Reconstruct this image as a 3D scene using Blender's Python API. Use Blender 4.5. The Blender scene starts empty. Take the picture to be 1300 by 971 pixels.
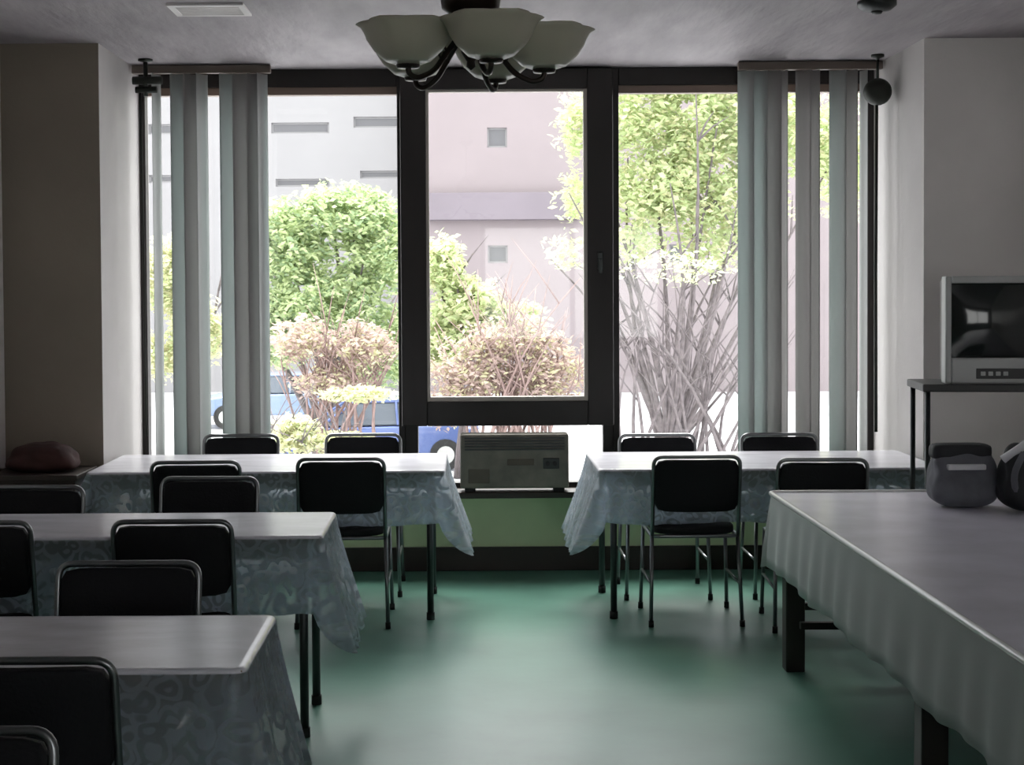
import bpy, bmesh, math, random
from mathutils import Vector, Matrix, noise
PI = math.pi
random.seed(7)
C = bpy.context.scene.collection
sc = bpy.context.scene

# ------------------------------------------------------------------ materials
def new_mat(name):
    m = bpy.data.materials.new(name); m.use_nodes = True
    nt = m.node_tree
    return m, nt, nt.nodes['Principled BSDF'], nt.nodes['Material Output']

def mat(name, col, rough=0.6, metal=0.0, var=0.0, vscale=8.0, bump=0.0, bscale=60.0, spec=0.5, stretch=(1, 1, 1), col2=None, coat=0.0):
    m, nt, p, out = new_mat(name)
    p.inputs['Base Color'].default_value = (*col, 1)
    p.inputs['Roughness'].default_value = rough
    p.inputs['Metallic'].default_value = metal
    p.inputs['Specular IOR Level'].default_value = spec
    p.inputs['Coat Weight'].default_value = coat
    N, L = nt.nodes, nt.links
    tc = N.new('ShaderNodeTexCoord'); mp = N.new('ShaderNodeMapping')
    mp.inputs['Scale'].default_value = stretch
    L.new(tc.outputs['Object'], mp.inputs['Vector'])
    if var > 0:
        nz = N.new('ShaderNodeTexNoise'); nz.inputs['Scale'].default_value = vscale; nz.inputs['Detail'].default_value = 5
        L.new(mp.outputs['Vector'], nz.inputs['Vector'])
        r = N.new('ShaderNodeValToRGB')
        c2 = col2 or tuple(c * (1 - var) for c in col)
        r.color_ramp.elements[0].position = 0.35; r.color_ramp.elements[0].color = (*c2, 1)
        r.color_ramp.elements[1].position = 0.65; r.color_ramp.elements[1].color = (*col, 1)
        L.new(nz.outputs['Fac'], r.inputs['Fac']); L.new(r.outputs['Color'], p.inputs['Base Color'])
    if bump > 0:
        nb = N.new('ShaderNodeTexNoise'); nb.inputs['Scale'].default_value = bscale; nb.inputs['Detail'].default_value = 4
        L.new(mp.outputs['Vector'], nb.inputs['Vector'])
        b = N.new('ShaderNodeBump'); b.inputs['Strength'].default_value = bump; b.inputs['Distance'].default_value = 0.01
        L.new(nb.outputs['Fac'], b.inputs['Height']); L.new(b.outputs['Normal'], p.inputs['Normal'])
    return m

def translucent_mat(name, col, amount=0.5, rough=0.7, lace=False, var=0.15, tcol=None, stripes=False):
    m, nt, p, out = new_mat(name)
    N, L = nt.nodes, nt.links
    p.inputs['Base Color'].default_value = (*col, 1); p.inputs['Roughness'].default_value = rough
    t = N.new('ShaderNodeBsdfTranslucent'); t.inputs['Color'].default_value = (*(tcol or col), 1)
    mx = N.new('ShaderNodeMixShader'); mx.inputs['Fac'].default_value = amount
    L.new(p.outputs[0], mx.inputs[1]); L.new(t.outputs[0], mx.inputs[2])
    last = mx
    if lace:
        uv = N.new('ShaderNodeUVMap')
        mp = N.new('ShaderNodeMapping'); mp.inputs['Scale'].default_value = (1, 1, 1)
        L.new(uv.outputs[0], mp.inputs['Vector'])
        v = N.new('ShaderNodeTexVoronoi'); v.inputs['Scale'].default_value = 19.0
        nzz = N.new('ShaderNodeTexNoise'); nzz.inputs['Scale'].default_value = 9.0
        av = N.new('ShaderNodeVectorMath'); av.operation = 'MULTIPLY_ADD'; av.inputs[1].default_value = (0.09, 0.09, 0.0)
        L.new(mp.outputs[0], nzz.inputs['Vector']); L.new(nzz.outputs['Color'], av.inputs[0]); L.new(mp.outputs[0], av.inputs[2])
        L.new(av.outputs[0], v.inputs['Vector'])
        w = N.new('ShaderNodeMath'); w.operation = 'SINE'
        mu = N.new('ShaderNodeMath'); mu.operation = 'MULTIPLY'; mu.inputs[1].default_value = 13.0
        L.new(v.outputs['Distance'], mu.inputs[0]); L.new(mu.outputs[0], w.inputs[0])
        r = N.new('ShaderNodeMapRange'); r.inputs['From Min'].default_value = -0.4; r.inputs['From Max'].default_value = 0.5
        r.inputs['To Min'].default_value = 0.45; r.inputs['To Max'].default_value = 0.0
        L.new(w.outputs[0], r.inputs['Value'])
        tr = N.new('ShaderNodeBsdfTransparent')
        m2 = N.new('ShaderNodeMixShader')
        L.new(r.outputs[0], m2.inputs['Fac']); L.new(mx.outputs[0], m2.inputs[1]); L.new(tr.outputs[0], m2.inputs[2])
        last = m2
    L.new(last.outputs[0], out.inputs['Surface'])
    return m

def glass_mat(name, tint=(1, 1, 1), gloss=0.06):
    m, nt, p, out = new_mat(name)
    N, L = nt.nodes, nt.links
    tr = N.new('ShaderNodeBsdfTransparent'); tr.inputs['Color'].default_value = (*tint, 1)
    g = N.new('ShaderNodeBsdfGlossy'); g.inputs['Roughness'].default_value = 0.02
    lw = N.new('ShaderNodeLayerWeight'); lw.inputs['Blend'].default_value = 0.5
    pw = N.new('ShaderNodeMath'); pw.operation = 'POWER'; pw.inputs[1].default_value = 5.0
    ad = N.new('ShaderNodeMath'); ad.operation = 'MULTIPLY_ADD'; ad.inputs[1].default_value = 0.9; ad.inputs[2].default_value = 0.03
    L.new(lw.outputs['Facing'], pw.inputs[0]); L.new(pw.outputs[0], ad.inputs[0])
    mx = N.new('ShaderNodeMixShader')
    L.new(ad.outputs[0], mx.inputs['Fac']); L.new(tr.outputs[0], mx.inputs[1]); L.new(g.outputs[0], mx.inputs[2])
    L.new(mx.outputs[0], out.inputs['Surface'])
    return m

M = {}
M['ceiling'] = mat('ceiling_paint', (0.38, 0.345, 0.362), 0.68, var=0.30, vscale=1.6, bump=0.5, bscale=7, stretch=(3.0, 0.7, 1))
M['wall_pale'] = mat('pale_paint', (0.47, 0.445, 0.435), 0.6, var=0.08, vscale=3, bump=0.1)
M['wall_grey'] = mat('grey_paint', (0.84, 0.80, 0.78), 0.38, var=0.1, vscale=2, bump=0.08)
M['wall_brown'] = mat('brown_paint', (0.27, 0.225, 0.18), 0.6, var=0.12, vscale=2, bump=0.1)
M['parapet'] = mat('green_paint', (0.76, 0.90, 0.54), 0.5, var=0.08, vscale=4)
M['base'] = mat('dark_skirting', (0.025, 0.015, 0.01), 0.45, var=0.3, vscale=10)
M['frame'] = mat('dark_window_wood', (0.012, 0.008, 0.007), 0.5, var=0.3, vscale=14, stretch=(1, 1, .1))
M['bead'] = mat('pale_bead', (0.42, 0.38, 0.34), 0.5)
M['brownstrip'] = mat('brown_strip', (0.20, 0.14, 0.11), 0.5)
M['glass'] = glass_mat('window_glass', (0.96, 0.97, 0.96))
M['floor'] = mat('green_vinyl', (0.125, 0.295, 0.225), 0.34, var=0.22, vscale=2.2, bump=0.06, bscale=9, spec=0.6)
M['cloth'] = mat('table_cover', (0.86, 0.85, 0.92), 0.22, var=0.16, vscale=5, bump=0.10, bscale=7, spec=1.0, stretch=(1, 2.2, 1))
M['bigcloth'] = mat('mauve_table_cover', (0.84, 0.82, 0.92), 0.27, var=0.14, vscale=4, bump=0.10, bscale=8, spec=1.0)
M['skirt'] = translucent_mat('lace_skirt', (0.42, 0.44, 0.46), 0.68, lace=True, tcol=(0.84, 0.90, 0.97))
M['bigskirt'] = translucent_mat('sheer_skirt', (0.60, 0.63, 0.62), 0.25, lace=False, tcol=(0.6, 0.7, 0.68))
M['rim_white'] = mat('gloss_white', (0.9, 0.9, 0.89), 0.2)  # white of the painted-in rim highlight, shared by bulbs and headlights
M['wood'] = mat('dark_table_wood', (0.03, 0.022, 0.018), 0.45, var=0.3, vscale=12, stretch=(1, 1, .15))
M['tabletop'] = mat('table_board', (0.20, 0.15, 0.11), 0.5, var=0.2, vscale=6)
M['steel'] = mat('dark_steel', (0.05, 0.055, 0.055), 0.4, 0.7)
M['chrome'] = mat('worn_chrome', (0.24, 0.245, 0.25), 0.3, 0.95, bump=0.04)
M['pad'] = mat('black_vinyl', (0.009, 0.009, 0.011), 0.7, bump=0.25, bscale=120, spec=0.25)
M['rubber'] = mat('black_rubber', (0.015, 0.015, 0.015), 0.8)
M['slat'] = translucent_mat('blind_fabric', (0.52, 0.52, 0.51), 0.40, tcol=(0.46, 0.52, 0.51))
M['slat_b'] = translucent_mat('blind_fabric_dense', (0.42, 0.40, 0.39), 0.32, tcol=(0.42, 0.44, 0.43))
M['rail'] = mat('blind_rail', (0.14, 0.11, 0.09), 0.5)
M['iron'] = mat('dark_iron', (0.018, 0.022, 0.016), 0.5, 0.3)
M['shade'] = translucent_mat('frosted_glass', (0.72, 0.68, 0.55), 0.35, rough=0.3, tcol=(0.5, 0.47, 0.4))
M['bronze'] = mat('dark_bronze', (0.03, 0.022, 0.018), 0.35, 0.6)
M['tvcase'] = mat('tv_plastic', (0.50, 0.51, 0.50), 0.45)
M['tvdark'] = mat('tv_dark_plastic', (0.05, 0.05, 0.05), 0.5)
M['screen'] = mat('tube_screen', (0.012, 0.016, 0.016), 0.08, spec=0.6)
M['bag_grey'] = mat('grey_canvas', (0.16, 0.165, 0.19), 0.75, var=0.3, vscale=9, bump=0.5, bscale=14)
M['bag_black'] = mat('black_canvas', (0.018, 0.02, 0.024), 0.65, var=0.3, vscale=9, bump=0.5, bscale=16)
M['strap'] = mat('pale_strap', (0.72, 0.72, 0.74), 0.5)
M['heater'] = mat('heater_enamel', (0.22, 0.20, 0.165), 0.5, var=0.35, vscale=9, bump=0.1)
M['heater2'] = mat('heater_dark_enamel', (0.12, 0.10, 0.075), 0.55, var=0.2, vscale=9)
M['cab'] = mat('dark_cabinet_wood', (0.05, 0.035, 0.028), 0.5, var=0.3, vscale=8, stretch=(1, 1, .2))
M['red'] = mat('dark_red_cloth', (0.05, 0.014, 0.012), 0.8, var=0.4, vscale=10, bump=0.5, bscale=15)
M['white_wall'] = mat('outside_white_render', (0.265, 0.26, 0.268), 0.8, var=0.05, vscale=0.4)
M['pink_wall'] = mat('outside_pink_render', (0.25, 0.214, 0.224), 0.8, var=0.06, vscale=0.4)
M['greyband'] = mat('outside_grey_concrete', (0.19, 0.165, 0.19), 0.8, var=0.08, vscale=0.6)
M['outglass'] = mat('outside_window_glass', (0.10, 0.10, 0.11), 0.2)
M['ground'] = mat('pale_paving', (0.62, 0.62, 0.64), 0.85, var=0.25, vscale=0.5)
M['bark'] = mat('grey_bark', (0.17, 0.145, 0.15), 0.85, var=0.4, vscale=8)
M['bark_pink'] = mat('reddish_twigs', (0.30, 0.21, 0.195), 0.85, var=0.3, vscale=8)
def leafmat(n, a, b):
    m = translucent_mat(n, a, 0.45, 0.6, tcol=b); return m
M['leaf_green'] = leafmat('fresh_green_leaf', (0.54, 0.62, 0.36), (0.58, 0.66, 0.38))
M['leaf_deep'] = leafmat('deeper_green_leaf', (0.30, 0.40, 0.24), (0.38, 0.48, 0.26))
M['leaf_yellow'] = leafmat('yellow_green_leaf', (0.62, 0.61, 0.40), (0.66, 0.64, 0.42))
M['leaf_pink'] = leafmat('pinkish_leaf', (0.44, 0.34, 0.31), (0.48, 0.37, 0.33))
M['car_blue'] = mat('blue_car_paint', (0.10, 0.15, 0.36), 0.25, 0.2, coat=0.6)
M['car_slate'] = mat('slate_blue_car_paint', (0.20, 0.27, 0.42), 0.25, 0.2, coat=0.6)
M['car_glass'] = mat('car_glass', (0.10, 0.12, 0.15), 0.1)
M['tyre'] = mat('tyre', (0.02, 0.02, 0.02), 0.8)
M['hedge'] = leafmat('hedge_leaf', (0.22, 0.30, 0.12), (0.3, 0.38, 0.12))

# ------------------------------------------------------------------ mesh helpers
def box(bm, x0, y0, z0, x1, y1, z1, mi=0):
    r = bmesh.ops.create_cube(bm, size=1)
    for v in r['verts']:
        v.co = Vector(((x0+x1)/2 + v.co.x*(x1-x0), (y0+y1)/2 + v.co.y*(y1-y0), (z0+z1)/2 + v.co.z*(z1-z0)))
    fs = {f for v in r['verts'] for f in v.link_faces}
    for f in fs: f.material_index = mi
    return r['verts']

def fillet(pts, r, n=5, closed=False):
    pts = [Vector(p) for p in pts]; out = []
    m = len(pts)
    for i, p in enumerate(pts):
        if not closed and (i == 0 or i == m-1): out.append(p); continue
        a, b = pts[i-1], pts[(i+1) % m]
        da, db = (a-p), (b-p)
        ra = min(r, da.length*0.49, db.length*0.49)
        A, B = p + da.normalized()*ra, p + db.normalized()*ra
        for k in range(n+1):
            t = k/n
            out.append(A*(1-t)**2 + p*2*t*(1-t) + B*t*t)
    return out

def tube(bm, pts, r, n=10, cap=True, closed=False):
    pts = [Vector(p) for p in pts]; m = len(pts)
    rs = r if isinstance(r, (list, tuple)) else [r]*m
    rings = []; up = None
    for i, p in enumerate(pts):
        if closed: t = (pts[(i+1) % m]-pts[i-1])
        else: t = pts[min(i+1, m-1)]-pts[max(i-1, 0)]
        if t.length < 1e-9: t = Vector((0, 0, 1))
        t.normalize()
        if up is None:
            up = Vector((1, 0, 0)) if abs(t.x) < 0.8 else Vector((0, 1, 0))
        up = (up - t*up.dot(t))
        if up.length < 1e-6: up = t.orthogonal()
        up.normalize(); s = t.cross(up)
        rings.append([bm.verts.new(p + (up*math.cos(a)+s*math.sin(a))*rs[i]) for a in [2*PI*k/n for k in range(n)]])
    for i in range(m if closed else m-1):
        A, B = rings[i], rings[(i+1) % m]
        for k in range(n):
            f = bm.faces.new((A[k], A[(k+1) % n], B[(k+1) % n], B[k])); f.smooth = True
    if cap and not closed:
        bm.faces.new(rings[0][::-1]); bm.faces.new(rings[-1])

def lathe(bm, prof, n=24, c=(0, 0, 0), wob=None):
    c = Vector(c); rings = []
    for j, (r, z) in enumerate(prof):
        ring = []
        for k in range(n):
            a = 2*PI*k/n
            rr = r*(1 + (wob(a, j/(len(prof)-1)) if wob else 0))
            ring.append(bm.verts.new(c + Vector((rr*math.cos(a), rr*math.sin(a), z))))
        rings.append(ring)
    for i in range(len(prof)-1):
        for k in range(n):
            f = bm.faces.new((rings[i][k], rings[i][(k+1) % n], rings[i+1][(k+1) % n], rings[i+1][k])); f.smooth = True
    return rings

def pad_shape(bm, w, d, h, e=5):
    """rounded cushion centred at origin; w x, d y, h z"""
    nx = nz = 10; 
    r_ = bmesh.ops.create_cube(bm, size=2)
    vs = r_['verts']
    es = list({e for v in vs for e in v.link_edges})
    bmesh.ops.subdivide_edges(bm, edges=es, cuts=7, use_grid_fill=True)
    for v in bm.verts:
        x, y, z = v.co
        # superellipse rounding
        q = 1.0
        L = (abs(x)**e + abs(y)**e + abs(z)**e)**(1/e)
        if L > 0: v.co = v.co / L
        v.co = Vector((v.co.x*w/2, v.co.y*d/2, v.co.z*h/2))
    for f in bm.faces: f.smooth = True

def build(name, bm, m, parent=None, bevel=0, smooth=False, solid=0, sub=0):
    bmesh.ops.recalc_face_normals(bm, faces=bm.faces[:])
    me = bpy.data.meshes.new(name); bm.to_mesh(me); bm.free()
    o = bpy.data.objects.new(name, me); C.objects.link(o)
    for mm in (m if isinstance(m, (list, tuple)) else [m]): me.materials.append(M[mm])
    if parent is not None: o.parent = parent
    if smooth:
        for p in me.polygons: p.use_smooth = True
    if bevel:
        b = o.modifiers.new('bevel', 'BEVEL'); b.width = bevel; b.segments = 2; b.limit_method = 'ANGLE'
    if sub:
        s = o.modifiers.new('sub', 'SUBSURF'); s.levels = sub; s.render_levels = sub
    if solid:
        s = o.modifiers.new('solid', 'SOLIDIFY'); s.thickness = solid; s.offset = 0
    return o

def bxo(name, dims, m, parent=None, bevel=0.0):
    bm = bmesh.new()
    for d in (dims if isinstance(dims[0], (tuple, list)) else [dims]): box(bm, *d)
    return build(name, bm, m, parent, bevel)

def tag(o, label=None, cat=None, group=None, kind=None):
    if label: o['label'] = label
    if cat: o['category'] = cat
    if group: o['group'] = group
    if kind: o['kind'] = kind
    return o

def thing(name, loc, label, cat, rz=0, group=None):
    o = bpy.data.objects.new(name, None); C.objects.link(o)
    o.location = loc; o.rotation_euler = (0, 0, rz); o.empty_display_size = 0.1
    return tag(o, label, cat, group)

def copy_tree(o, parent=None):
    c = o.copy(); C.objects.link(c)
    if parent is not None: c.parent = parent
    for ch in [x for x in bpy.data.objects if x.parent == o]: copy_tree(ch, c)
    return c

def structure(o, label=None): return tag(o, label, None, None, 'structure')

# ------------------------------------------------------------------ room constants
XL, XR = -2.35, 2.86          # side walls
YF, YW, YB = 7.63, 8.56, -1.6 # frontal wall face, window plane, back wall
BL, BR = -1.85, 2.34          # bay reveals
H = 2.87
SILL = 0.474

bm = bmesh.new(); box(bm, XL-0.15, YB-0.15, -0.12, XR+0.15, YW+0.25, 0)
structure(build('floor', bm, 'floor'), 'glossy green vinyl floor')
bm = bmesh.new(); box(bm, XL-0.15, YB-0.15, H, XR+0.15, YW+0.25, H+0.2)
structure(build('ceiling', bm, 'ceiling'), 'pale mauve painted ceiling')
structure(bxo('wall_left', (XL-0.15, YB, 0, XL, YF, H), 'wall_grey'))
structure(bxo('wall_right', (XR, YB, 0, XR+0.15, YF, H), 'wall_grey'))
WB = (0.2, 2.5, 0.95, 2.45)   # unseen back-wall window, added to bring fill daylight in from behind
structure(bxo('wall_back', [(XL-0.15, YB-0.15, 0, WB[0], YB, H), (WB[1], YB-0.15, 0, XR+0.15, YB, H),
                            (WB[0], YB-0.15, 0, WB[1], YB, WB[2]), (WB[0], YB-0.15, WB[3], WB[1], YB, H)], 'wall_pale'))
# front wall piers on either side of the bay: the face into the room and the reveal carry different paint
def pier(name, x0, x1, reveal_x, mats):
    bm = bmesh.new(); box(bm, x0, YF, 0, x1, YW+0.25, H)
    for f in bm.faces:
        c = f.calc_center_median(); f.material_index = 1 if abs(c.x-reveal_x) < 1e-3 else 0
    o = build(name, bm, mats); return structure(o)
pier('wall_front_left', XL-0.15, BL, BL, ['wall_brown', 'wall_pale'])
pier('wall_front_right', BR, XR+0.15, BR, ['wall_grey', 'wall_pale'])
structure(bxo('wall_under_window', (BL, YW, 0, BR, YW+0.25, SILL-0.03), 'parapet'), 'pale green wall below the window')
structure(bxo('baseboard_window', (BL, YW-0.03, 0, BR, YW, 0.135), 'base', bevel=0.004))
structure(bxo('baseboard_front_left', (XL, YF-0.02, 0, BL, YF, 0.12), 'base', bevel=0.004))
structure(bxo('baseboard_front_right', (BR, YF-0.02, 0, XR, YF, 0.12), 'base', bevel=0.004))
structure(bxo('baseboard_left', (XL, YB, 0, XL+0.02, YF-0.02, 0.12), 'base', bevel=0.004))
structure(bxo('baseboard_right', (XR-0.02, YB, 0, XR, YF-0.02, 0.12), 'base', bevel=0.004))
structure(bxo('trim_1', (BL, YW-0.2, SILL-0.035, BR, YW+0.22, SILL), 'base', bevel=0.006), 'dark window sill board')

# ------------------------------------------------------------------ windows
ML0, ML1 = -0.345, -0.27   # left mullion
MR0, MR1 = 0.79, 0.85      # right mullion
HT = H
def window(idx, x0, x1, label):
    w = thing('window_%d' % idx, ((x0+x1)/2, YW, SILL), None, None); structure(w, label)
    cx = (x0+x1)/2
    def P(name, dims, m, bevel=0.003):
        ds = dims if isinstance(dims[0], (tuple, list)) else [dims]
        return bxo(name, [(a-cx, b-YW, c-SILL, d-cx, e-YW, f-SILL) for a, b, c, d, e, f in ds], m, w, bevel)
    return w, P
# left and right fixed lights
for idx, x0, x1, lab in ((1, BL, ML0, 'left fixed pane in a dark frame'), (3, MR1, BR, 'right fixed pane in a dark frame')):
    w, P = window(idx, x0, x1, lab)
    P('window_frame', [(x0, YW, SILL, x0+0.035, YW+0.08, HT), (x1-0.035, YW, SILL, x1, YW+0.08, HT),
                       (x0+0.035, YW, HT-0.10, x1-0.035, YW+0.08, HT), (x0+0.035, YW, SILL, x1-0.035, YW+0.08, SILL+0.04)], 'frame')
    P('head_strip', (x0+0.035, YW+0.01, HT-0.145, x1-0.035, YW+0.07, HT-0.10), 'brownstrip')
    P('window_pane', (x0+0.035, YW+0.037, SILL+0.04, x1-0.035, YW+0.043, HT-0.145), 'glass', 0)
w, P = window(2, ML0, MR1, 'central opening sash in a heavy dark frame')
P('window_frame', [(ML0, YW, SILL, ML1, YW+0.08, HT), (MR0, YW, SILL, MR1, YW+0.08, HT),
                   (ML1, YW, HT-0.06, MR0, YW+0.08, HT), (ML1, YW, 0.84, MR0, YW+0.08, 0.90), (ML1, YW, SILL, MR0, YW+0.08, SILL+0.03)], 'frame')
s0, s1, sz0, sz1 = -0.36, 0.845, 0.835, HT-0.012
P('sash', [(s0, YW-0.07, sz0, s0+0.145, YW, sz1), (s1-0.145, YW-0.07, sz0, s1, YW, sz1),
           (s0+0.145, YW-0.07, sz0, s1-0.145, YW, sz0+0.14), (s0+0.145, YW-0.07, sz1-0.115, s1-0.145, YW, sz1)], 'frame', 0.006)
a0, a1, b0, b1 = s0+0.145, s1-0.145, sz0+0.14, sz1-0.115
P('glazing_bead', [(a0, YW-0.06, b0, a0+0.018, YW-0.02, b1), (a1-0.022, YW-0.06, b0, a1, YW-0.02, b1),
                   (a0+0.018, YW-0.06, b0, a1-0.022, YW-0.02, b0+0.026), (a0+0.018, YW-0.06, b1-0.016, a1-0.022, YW-0.02, b1)], 'bead')
P('window_pane', (a0+0.018, YW-0.043, b0+0.026, a1-0.022, YW-0.037, b1-0.016), 'glass', 0)
P('lower_pane', (ML1, YW+0.037, SILL+0.03, MR0, YW+0.043, 0.84), 'glass', 0)
hb = bmesh.new()   # lever handle on the sash stile
box(hb, s1-0.09-(ML0+MR1)/2, -0.085, 1.72-SILL, s1-0.06-(ML0+MR1)/2, -0.07, 1.82-SILL)
box(hb, s1-0.085-(ML0+MR1)/2, -0.115, 1.70-SILL, s1-0.065-(ML0+MR1)/2, -0.085, 1.78-SILL)
build('sash_handle', hb, 'steel', w, 0.004)

wx = (WB[0]+WB[1])/2
w4 = structure(thing('window_4', (wx, YB-0.1, WB[2]), None, None), 'unseen window added in the back wall for fill daylight')
h_, g_ = (WB[1]-WB[0])/2, WB[3]-WB[2]
bxo('window_frame', [(-h_, -0.03, 0, -h_+0.06, 0.03, g_), (h_-0.06, -0.03, 0, h_, 0.03, g_), (-0.03, -0.03, 0.06, 0.03, 0.03, g_-0.06),
                     (-h_+0.06, -0.03, 0, h_-0.06, 0.03, 0.06), (-h_+0.06, -0.03, g_-0.06, h_-0.06, 0.03, g_)], 'frame', w4)
bxo('window_pane', [(-h_+0.06, -0.003, 0.06, -0.03, 0.003, g_-0.06), (0.03, -0.003, 0.06, h_-0.06, 0.003, g_-0.06)], 'glass', w4)

# ------------------------------------------------------------------ vertical blinds
def slat_mesh(wd, ht):
    bm = bmesh.new(); n = 6; rows = 10; g = []
    for j in range(rows+1):
        z = -ht*j/rows
        g.append([bm.verts.new(((-0.5+i/n)*wd, 0.012*(1-(2*i/n-1)**2), z)) for i in range(n+1)])
    for j in range(rows):
        for i in range(n):
            f = bm.faces.new((g[j][i], g[j][i+1], g[j+1][i+1], g[j+1][i])); f.smooth = True
    return bm
def blind(xs, x0, x1, label, ang):
    t = thing('vertical_blind', ((x0+x1)/2, 8.36, H-0.005), label, 'blind', group=None)
    bm = bmesh.new(); box(bm, x0-(x0+x1)/2, -0.022, -0.045, x1-(x0+x1)/2, 0.022, -0.0)
    build('head_rail', bm, 'rail', t, 0.004)
    first = {}
    for x, wd, a, kind in xs:
        key = (round(wd, 3), kind)
        if key not in first:
            s = build('slat', slat_mesh(wd, H-0.06-SILL-0.05), kind, t, solid=0.0015); first[key] = s
        else:
            s = first[key].copy(); C.objects.link(s)
        s.location = (x-(x0+x1)/2, 0, -0.047); s.rotation_euler = (0, 0, a)
    return t
def X(px, s=229.0): return (px-590)/s
R = math.radians
L_ = [(X(199), 0.10, R(72), 'slat'), (X(228), 0.10, R(18), 'slat'), (X(243), 0.10, R(40), 'slat_b'), (X(257), 0.10, R(60), 'slat'),
      (X(290), 0.10, R(30), 'slat'), (X(307), 0.10, R(22), 'slat_b'), (X(324), 0.10, R(35), 'slat_b'), (X(334), 0.10, R(62), 'slat')]
blind(L_, BL+0.01, X(345), 'vertical fabric blind with grey slats drawn beside the left pane', 0)
R_ = [(X(950), 0.10, R(-35), 'slat'), (X(966), 0.10, R(-15), 'slat'), (X(984), 0.10, R(-22), 'slat_b'), (X(996), 0.10, R(-62), 'slat_b'),
      (X(1023), 0.10, R(-45), 'slat_b'), (X(1035), 0.10, R(-50), 'slat_b'), (X(1067), 0.10, R(-35), 'slat'), (X(1083), 0.10, R(-50), 'slat_b'), (X(1100), 0.10, R(-80), 'slat')]
blind(R_, X(940), BR-0.01, 'vertical fabric blind with grey slats drawn beside the right pane', 0)

# hooks with finials in front of the blinds
t = thing('hanging_ball', (X(1112, 232), 8.16, H), 'dark round ball hanging under a ceiling hook, with a long thin cord', 'ornament')
bm = bmesh.new(); lathe(bm, [(0.0, 0), (0.035, -0.0), (0.035, -0.012), (0.012, -0.02), (0.008, -0.03), (0, -0.03)], 16)
tube(bm, [(0, 0, -0.02), (0, 0, -0.13)], 0.008); build('ceiling_hook', bm, 'iron', t)
bm = bmesh.new()
lathe(bm, [(0.001, -0.0105)] + [(0.076*math.sin(PI*k/12), 0.074*math.cos(PI*k/12)-0.085) for k in range(1, 12)] + [(0.001, -0.159)], 22, (0, 0, -0.115))
build('ball', bm, 'iron', t)
bm = bmesh.new(); tube(bm, [(-0.005, 0, -0.26), (-0.008, 0.003, -1.2), (-0.006, 0, -2.05)], 0.009, 8); build('cord', bm, 'iron', t)
t = thing('blind_bracket', (X(190, 232), 8.16, H), 'dark iron bracket hanging from the ceiling at the left window corner', 'bracket')
bm = bmesh.new(); lathe(bm, [(0.0, 0), (0.04, 0), (0.04, -0.01), (0.01, -0.018), (0, -0.018)], 16)
tube(bm, [(0, 0, -0.01), (0, 0, -0.20)], 0.012); build('hook_rod', bm, 'iron', t)
bm = bmesh.new(); tube(bm, [(-0.07, 0, -0.115), (0.09, 0, -0.115)], 0.022, 12)
tube(bm, [(-0.055, 0, -0.165), (0.06, 0, -0.165)], 0.018, 12); build('cross_bar', bm, 'iron', t)
bm = bmesh.new(); tube(bm, [(-0.03, 0, -0.18), (-0.022, 0.003, -1.2), (-0.02, 0, -2.05)], 0.006, 8); build('cord', bm, 'iron', t)

# ------------------------------------------------------------------ appliance on the sill
t = thing('convector_heater', (0.275, YW-0.125, SILL), 'mottled grey-brown box heater standing on the sill under the middle sash', 'heater')
t.rotation_euler = (0, 0, 0)
bm = bmesh.new(); box(bm, -0.305, -0.065, 0.02, 0.305, 0.065, 0.325); build('casing', bm, 'heater', t, 0.012)
bm = bmesh.new()
for k in range(5): box(bm, -0.28, -0.071, 0.235+k*0.016, 0.28, -0.063, 0.243+k*0.016)
build('grille', bm, 'steel', t)
bm = bmesh.new()
box(bm, -0.26, -0.071, 0.05, -0.14, -0.063, 0.13); build('side_panel', bm, 'heater2', t, 0.003)
bm = bmesh.new()
box(bm, -0.04, -0.072, 0.15, 0.11, -0.063, 0.185); build('name_plate', bm, 'heater2', t, 0.003)
bm = bmesh.new()
box(bm, 0.16, -0.073, 0.13, 0.25, -0.063, 0.19); build('control_panel', bm, 'steel', t, 0.003)
for kx in (0.185, 0.225):
    bm = bmesh.new(); tube(bm, [(kx, -0.072, 0.16), (kx, -0.088, 0.16)], 0.012, 12); build('knob', bm, 'rubber', t)
for fx in (-0.25, 0.25):
    bm = bmesh.new(); box(bm, fx-0.03, -0.06, 0, fx+0.03, 0.06, 0.022); build('foot', bm, 'rubber', t, 0.003)

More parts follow.
